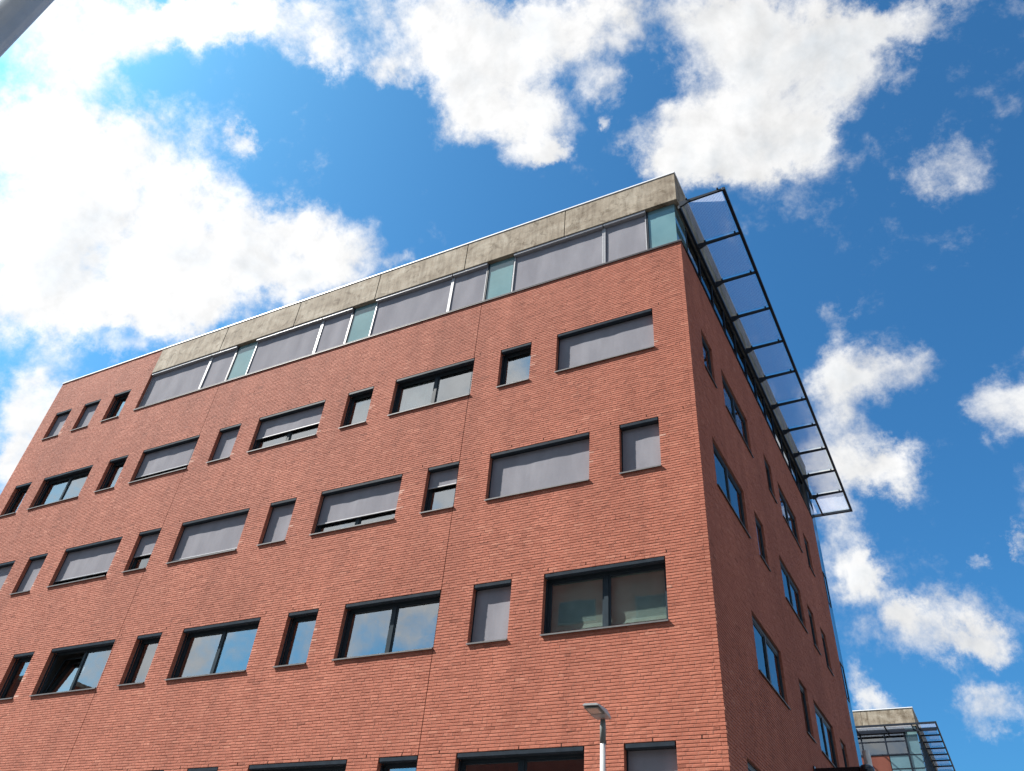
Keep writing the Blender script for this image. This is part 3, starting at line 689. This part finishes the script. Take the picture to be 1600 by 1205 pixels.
# side ribbon
segs = [(YG, 1.12, 'teal')] + [(1.12 + 2.55 * i, 1.12 + 2.55 * (i + 1), 'glass') for i in range(6)]
for i, (a, b, kind) in enumerate(segs):
    if kind == 'teal': o = box('glass_panel', M['teal'], B, -YG - .02, -YG, a + .022, b - .03, z0r, z1r)
    else:
        o = MB().box(-YG - .06, -YG + .01, a, b, z0r, z0r + .06).box(-YG - .06, -YG + .01, a, b, z1r - .09, z1r).box(-YG - .06, -YG + .012, a - .035, a + .035, z0r + .06, z1r - .09).box(-YG - .06, -YG + .01, (a + b) / 2 - .03, (a + b) / 2 + .03, z0r + .06, z1r - .09).build('ribbon_window', M['dark'], B)
        for (p, q) in ((a + .035, (a + b) / 2 - .03), ((a + b) / 2 + .03, b - .035)): box('pane', M['bay_glass'], o, -YG - .03, -YG - .024, p, q, z0r + .06, z1r - .09)
box('sill_flashing', M['dark'], B, -YG - .1, .034, .036, SIDE_END, Z_BRICK + .005, Z_BRICK + .020)
box('soffit', M['concrete'], B, -YG - .3, -.003, .25, DEPTH - .3, z1r + .001, Z_CON + .10)
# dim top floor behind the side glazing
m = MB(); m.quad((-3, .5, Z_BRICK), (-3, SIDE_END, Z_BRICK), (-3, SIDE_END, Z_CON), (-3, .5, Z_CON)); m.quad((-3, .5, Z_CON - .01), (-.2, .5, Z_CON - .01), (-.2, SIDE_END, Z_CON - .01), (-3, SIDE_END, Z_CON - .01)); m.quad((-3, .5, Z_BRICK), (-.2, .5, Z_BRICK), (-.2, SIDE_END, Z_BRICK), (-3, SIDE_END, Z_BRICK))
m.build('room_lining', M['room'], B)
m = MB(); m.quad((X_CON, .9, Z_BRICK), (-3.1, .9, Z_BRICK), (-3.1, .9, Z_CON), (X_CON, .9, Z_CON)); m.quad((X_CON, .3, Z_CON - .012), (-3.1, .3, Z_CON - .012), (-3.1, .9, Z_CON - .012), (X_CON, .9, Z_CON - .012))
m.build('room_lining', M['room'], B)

# ------------------------------------------------------------------ concrete roof band
edges = [-21.2, -17.64, -14.10, -10.57, -7.05, -3.53, 0.0]
for a, b in zip(edges, edges[1:]): box('concrete_panel', M['concrete'], B, a + .008, b - (.008 if b < 0 else 0), -.012, .24, Z_CON, Z_TOP, bev=.012)
ye = [.245 + (DEPTH - .245) * i / 5 for i in range(6)]
for a, b in zip(ye, ye[1:]): box('concrete_panel', M['concrete'], B, -.245, -.001, a + .006, b - .006, Z_CON, Z_TOP, bev=.012)
box('roof_coping', M['coping'], B, XL - .02, .015, -.032, .30, Z_TOP + .002, Z_TOP + .055, bev=.006)
box('roof_coping', M['coping'], B, -.30, .014, .302, DEPTH + .03, Z_TOP + .003, Z_TOP + .054, bev=.006)

# ------------------------------------------------------------------ glass corner bay at the far end of the side wall
m = MB(); bz = [GROUND + .1] + [Z_BRICK - 3.41 * k for k in (5, 4, 3, 2, 1, 0)]
bz = [GROUND + .1, .75, 3.0, 4.15, 5.39, 7.5, 8.80, 10.91, 12.21, 14.32, 15.62, Z_BRICK, z1r]
for z in bz: m.box(-.06, -.008, SIDE_END, DEPTH, z - .02, z + .02)
for y in (SIDE_END + .02, DEPTH - .02): m.box(-.07, -.009, y - .02, y + .02, GROUND, z1r)
bay = m.build('corner_bay', M['bay_frame'], B)
for a, b in zip(bz, bz[1:]): box('pane', M['bay_glass'], bay, -.007, 0.0, SIDE_END + .012, DEPTH - .004, a + .004, b - .004)
for (a, b) in ((14.32, 15.62), (10.91, 12.21), (7.5, 8.80)):
    mm = MB(); y0, y1 = SIDE_END + .04, DEPTH - .30
    for q in ((y0, y1, a + .04, a + .075), (y0, y1, b - .075, b - .04), (y0, y0 + .03, a + .075, b - .075), (y1 - .03, y1, a + .075, b - .075)): mm.box(.001, .020, q[0], q[1], q[2], q[3], .003)
    mm.build('casement', M['dark'], bay)
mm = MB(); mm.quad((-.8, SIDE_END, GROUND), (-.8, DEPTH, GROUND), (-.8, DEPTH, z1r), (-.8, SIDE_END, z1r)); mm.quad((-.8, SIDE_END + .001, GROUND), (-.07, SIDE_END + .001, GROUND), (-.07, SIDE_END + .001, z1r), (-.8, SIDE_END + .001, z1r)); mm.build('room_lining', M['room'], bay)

# ------------------------------------------------------------------ canopy along the side
ZC = 19.33; XO = 1.33; NP = 11; YC0, YC1 = 0.0, 19.10
can = MB().box(XO - .045, XO + .045, YC0 - .03, YC1 + .04, ZC - .05, ZC + .06, .006).box(-.001, .075, .05, DEPTH, ZC - .14, ZC + .0, .006).build('canopy', M['dark'], B)
def arm_mesh():
    m = MB(); m.prism([(.07, -.16), (.07, .05), (.20, .035), (XO - .044, .035), (XO - .044, -.035), (.30, -.060), (.16, -.14)], -.028, .028); return m.mesh('arm', M['dark'])
am = arm_mesh()
def bracket_mesh(): return MB().box(-.025, .025, -.022, .022, -.02, .02, .005).mesh('clamp', M['dark'])
bm_ = bracket_mesh()
ys = [YC0 + (YC1 - YC0) * i / NP for i in range(NP + 1)]
for i, y in enumerate(ys):
    if i == NP: continue
    link('arm', am, can).location = (0, y, ZC)
    for x in (.28, XO - .16):
        for s_ in (-.05, .05): link('clamp', bm_, can).location = (x, y + s_, ZC + .05)
def glass_panel(w_, l_, clear=(.05, .03, .03)):
    """printed glass with a clear rim: w_ across, l_ along"""
    m = MB(); a, b, c = clear; z0, z1 = 0, .016
    m.box(a, w_ - b, c, l_ - c, z0, z1, mi=0)
    m.box(0, a, 0, l_, z0, z1, mi=1); m.box(w_ - b, w_, 0, l_, z0, z1, mi=1); m.box(a, w_ - b, 0, c, z0, z1, mi=1); m.box(a, w_ - b, l_ - c, l_, z0, z1, mi=1)
    return m.mesh('glass_panel', [M['frit'], M['clear']])
gp = glass_panel(XO - .05 - .10, ys[1] - ys[0] - .10)
for i in range(NP): link('glass_panel', gp, can).location = (.10, ys[i] + .05, ZC + .062)
# the far end turns the corner: end beam, edge beam and panels along the rear
yr0 = DEPTH + .10
box('end_beam', M['dark'], can, -6.0, XO - .046, YC1 - .045, YC1 + .035, ZC - .049, ZC + .059, bev=.006)
box('arm', M['dark'], can, .105, .165, yr0 + .2, YC1 - .046, ZC - .035, ZC + .035)
gp2 = glass_panel(1.62, YC1 - yr0 - .12)
for k in range(3):
    link('glass_panel', gp2, can).location = (-1.66 - 1.76 * k + (0 if k else 0), yr0 + .05, ZC + .062)
    box('arm', M['dark'], can, -1.76 * (k + 1) - .02, -1.76 * (k + 1) + .04, DEPTH, YC1 - .046, ZC - .035, ZC + .035)

# ------------------------------------------------------------------ the matching block beyond the street
Y2 = 51.7
B2 = tag(link('glass_cornered_building', None), 'distant office block with concrete roof band, teal glass corner and wraparound canopy', 'building')
B2.location = (0, Y2, 0)
def b2(name, m, *a, bev=0.0, parent=None): return box(name, m, parent or B2, *a, bev=bev)
b2('rear_volume', M['mortar'], -24, -.4, .5, 17, GROUND, Z_TOP - .2)
for a, b in ((-10.6, -7.07), (-7.07, -3.54), (-3.54, -.001)): b2('concrete_panel', M['concrete'], a + .01, b - .01, 0, .24, Z_CON, Z_TOP, bev=.012)
for a, b in ((.25, 3.7), (3.7, 7.2), (7.2, 10.7), (10.7, 14.2)): b2('concrete_panel', M['concrete'], -.25, -.002, a + .01, b - .01, Z_CON, Z_TOP, bev=.012)
b2('roof_coping', M['coping'], -24, .02, -.03, .3, Z_TOP + .002, Z_TOP + .055); b2('roof_coping', M['coping'], -.3, .019, .302, 17, Z_TOP + .003, Z_TOP + .054)
# ribbon glazing of its front, two panes high
for (a, b) in ((-6.9, -5.4), (-5.4, -3.86), (-3.86, -2.26), (-2.26, -.92)):
    o = MB().box(a, b, .05, .15, 17.76, 17.84).box(a, b, .05, .15, 18.60, 18.68).box(a, b, .05, .15, 19.18, 19.56).box(a - .05, a + .05, .045, .155, 17.84, 19.18).build('ribbon_window', M['dark'], B2)
    for (p, q) in ((17.84, 18.60), (18.68, 19.18)): box('pane', M['bay_glass'], o, a + .05, b - .05, .09, .10, p, q)
o = b2('mullion', M['dark'], -.97, -.87, .04, .15, 10.0, 19.56)
for k in range(10):
    za, zb = 19.56 - (0 if k == 0 else 1.80 + .85 * (k - 1)), 19.56 - (1.80 + .85 * k)
    b2('glass_panel', M['teal'], -.86, -.10, .10, .12, zb + .02, za - .02)
    if k: b2('glass_panel', M['teal'], -2.2, -.98, .10, .12, zb + .02, za - .02)
    b2('glass_panel', M['teal'], -.12, -.10, .125, 1.6, zb + .02, za - .02)
b2('brick_pier', M['brick'], -9.0, -2.24, .08, .40, GROUND, 17.75)
for z in [17.74 - .85 * k for k in range(8)]: b2('transom', M['dark'], -2.22, -.09, .085, .121, z - .02, z + .015)
b2('side_glazing', M['dark'], -.2, -.13, 1.62, 16.5, 4, Z_CON - .01)
for k in range(9):
    y = 1.65 + 1.6 * k
    b2('side_mullion', M['bay_frame'], -.128, -.06, y, y + .08, 4, Z_CON - .012)
# its canopy: front run and side run
zc = ZC
c2 = MB().box(-9, XO + .05, -1.40, -1.28, zc - .06, zc + .06, .006).box(XO - .06, XO + .048, -1.279, 17.4, zc - .058, zc + .058, .006).build('canopy', M['dark'], B2)
MB().box(-9, XO - .07, -.10, -.001, zc - .16, zc - .01).build('wall_beam', M['dark'], c2)
for x in (-6.86, -5.45, -4.0, -2.02, -.24, 0.12): box('arm', M['dark'], c2, x - .035, x + .035, -1.279, -.10, zc - .05, zc + .05)
xs2 = [-6.86, -5.45, -4.0, -2.02, -.24]
for a, b in zip(xs2, xs2[1:]): box('glass_panel', M['frit'], c2, a + .05, b - .05, -1.27, -.12, zc + .062, zc + .078)
box('glass_panel', M['frit'], c2, .16, XO - .07, -1.27, -.10, zc + .062, zc + .078)
for k in range(10):
    y = -.05 + 1.72 * k
    box('arm', M['dark'], c2, .0, XO - .062, y - .035, y + .035, zc - .05, zc + .05)
    box('glass_panel', M['frit'], c2, .10, XO - .16, y + .05, y + 1.67, zc + .062, zc + .078)

# ------------------------------------------------------------------ street lamps
def street_lamp(base, height, ang, label):
    L_ = tag(link('street_lamp', None), label, 'street lamp', 'street lamps along the pavement')
    L_.location = base; L_.rotation_euler.z = ang
    h = height
    MB().tube([((0, 0, 0), .075), ((0, 0, 1.1), .073), ((0, 0, 1.16), .055), ((0, 0, h - .32), .0385)], 24).build('pole', M['lamp'], L_, True)
    MB().tube([((0, 0, h - .34), .043), ((0, 0, h - .10), .043), ((0, 0, h - .02), .036)], 20).build('collar', M['lamp_dark'], L_, True)
    MB().tube([((0, 0, 0), .14), ((0, 0, .02), .14), ((0, 0, .035), .085)], 20).build('base_flange', M['lamp_dark'], L_)
    # head: flat housing that runs out along local -y, arched on top and chamfered at the tip
    st = [(.12, .060, .012, .045), (.05, .105, -.004, .075), (-.10, .120, -.008, .085), (-.30, .124, -.004, .070), (-.50, .122, .004, .050), (-.585, .112, .010, .036)]
    m = MB(); rings = []
    for (y, hw, zb, zt) in st:
        ring = [(-hw, y, zb), (hw, y, zb), (hw + .004, y, zb + (zt - zb) * .35), (hw * .80, y, zt), (-hw * .80, y, zt), (-hw - .004, y, zb + (zt - zb) * .35)]
        rings.append(ring)
    for r1, r2 in zip(rings, rings[1:]):
        for i in range(6): j = (i + 1) % 6; m.quad(r1[i], r1[j], r2[j], r2[i])
    for rg in (rings[0], rings[-1]):
        n = len(m.v); m.v += rg; m.f.append(tuple(range(n, n + 6))); m.mi.append(0)
    hd = m.build('head', M['lamp'], L_); hd.location = (0, 0, h)
    m = MB().box(-.105, .105, -.56, -.235, -.016, -.006, .003); o = m.build('lens_frame', M['lamp_dark'], hd)
    MB().box(-.083, .083, -.535, -.30, -.022, -.015, .002).build('lens', M['led'], hd)
    return L_
street_lamp((-1.067, -2.821, GROUND), 5.11, math.radians(5), 'slim grey street lamp with flat head in front of the brick wall')
street_lamp((2.062, -14.135, GROUND), 5.11, math.radians(-75), 'grey lamp pole cut off by the top left corner of the picture')

# ------------------------------------------------------------------ bracket and pole beside the side wall
k = tag(link('wall_bracket_lamp', None), 'black bracket with rounded lantern reaching out from the side wall', 'wall lamp')
k.location = (0, 7.80, 6.60)
MB().box(.004, .035, -.10, .10, -.35, .16, .004).build('wall_plate', M['black'], k)
MB().box(.036, 1.10, -.05, .05, -.02, .115, .008).build('arm', M['black'], k)
MB().tube([((1.20, 0, -.12), .17), ((1.20, 0, .02), .185), ((1.20, 0, .09), .165), ((1.20, 0, .14), .11), ((1.20, 0, .165), .04)], 24).build('lantern', M['black'], k, True)
p_ = tag(link('steel_post', None), 'pale steel tube standing up behind the black lantern', 'post')
p_.location = (1.17, 8.6, GROUND)
MB().tube([((0, 0, 0), .092), ((0, 0, 7.37), .092), ((0, 0, 7.38), .086)], 24, caps=True).build('tube', M['steel'], p_, True)
MB().tube([((0, 0, 0), .17), ((0, 0, .03), .17), ((0, 0, .05), .10)], 20).build('base_flange', M['steel'], p_)

# ------------------------------------------------------------------ blocks across the street, behind the camera: the lowest windows mirror them
def opposite_block(x0, x1, h, label):
    O = tag(link('opposite_building', None), label, 'building', 'brick blocks across the street')
    O.location = ((x0 + x1) / 2, -31, GROUND); w2 = (x1 - x0) / 2
    MB().box(-w2, w2, -14, 0, 0, h).build('wall', M['brick'], O)
    MB().box(-w2 - .1, w2 + .1, -14.1, .1, h, h + .35, .02).build('roof_edge', M['concrete'], O)
    fm = MB().box(-1.3, 1.3, .002, .10, 0, 1.5, .02).mesh('window', M['far_frame']); pm = MB().box(-1.2, 1.2, .101, .11, .1, 1.4).mesh('pane', M['black'])
    z = 1.0
    while z < h - 2.2:
        for i in range(int(w2 * 2 // 5)):
            f_ = link('window', fm, O); f_.location = (-w2 + 2.6 + 5 * i, 0, z); link('pane', pm, f_)
        z += 3.4
opposite_block(-25, 14, 27, 'brick block across the street, seen only mirrored in the lower right windows')
opposite_block(-110, -69.5, 22.4, 'brick block across the street, seen only mirrored in the lower left windows')
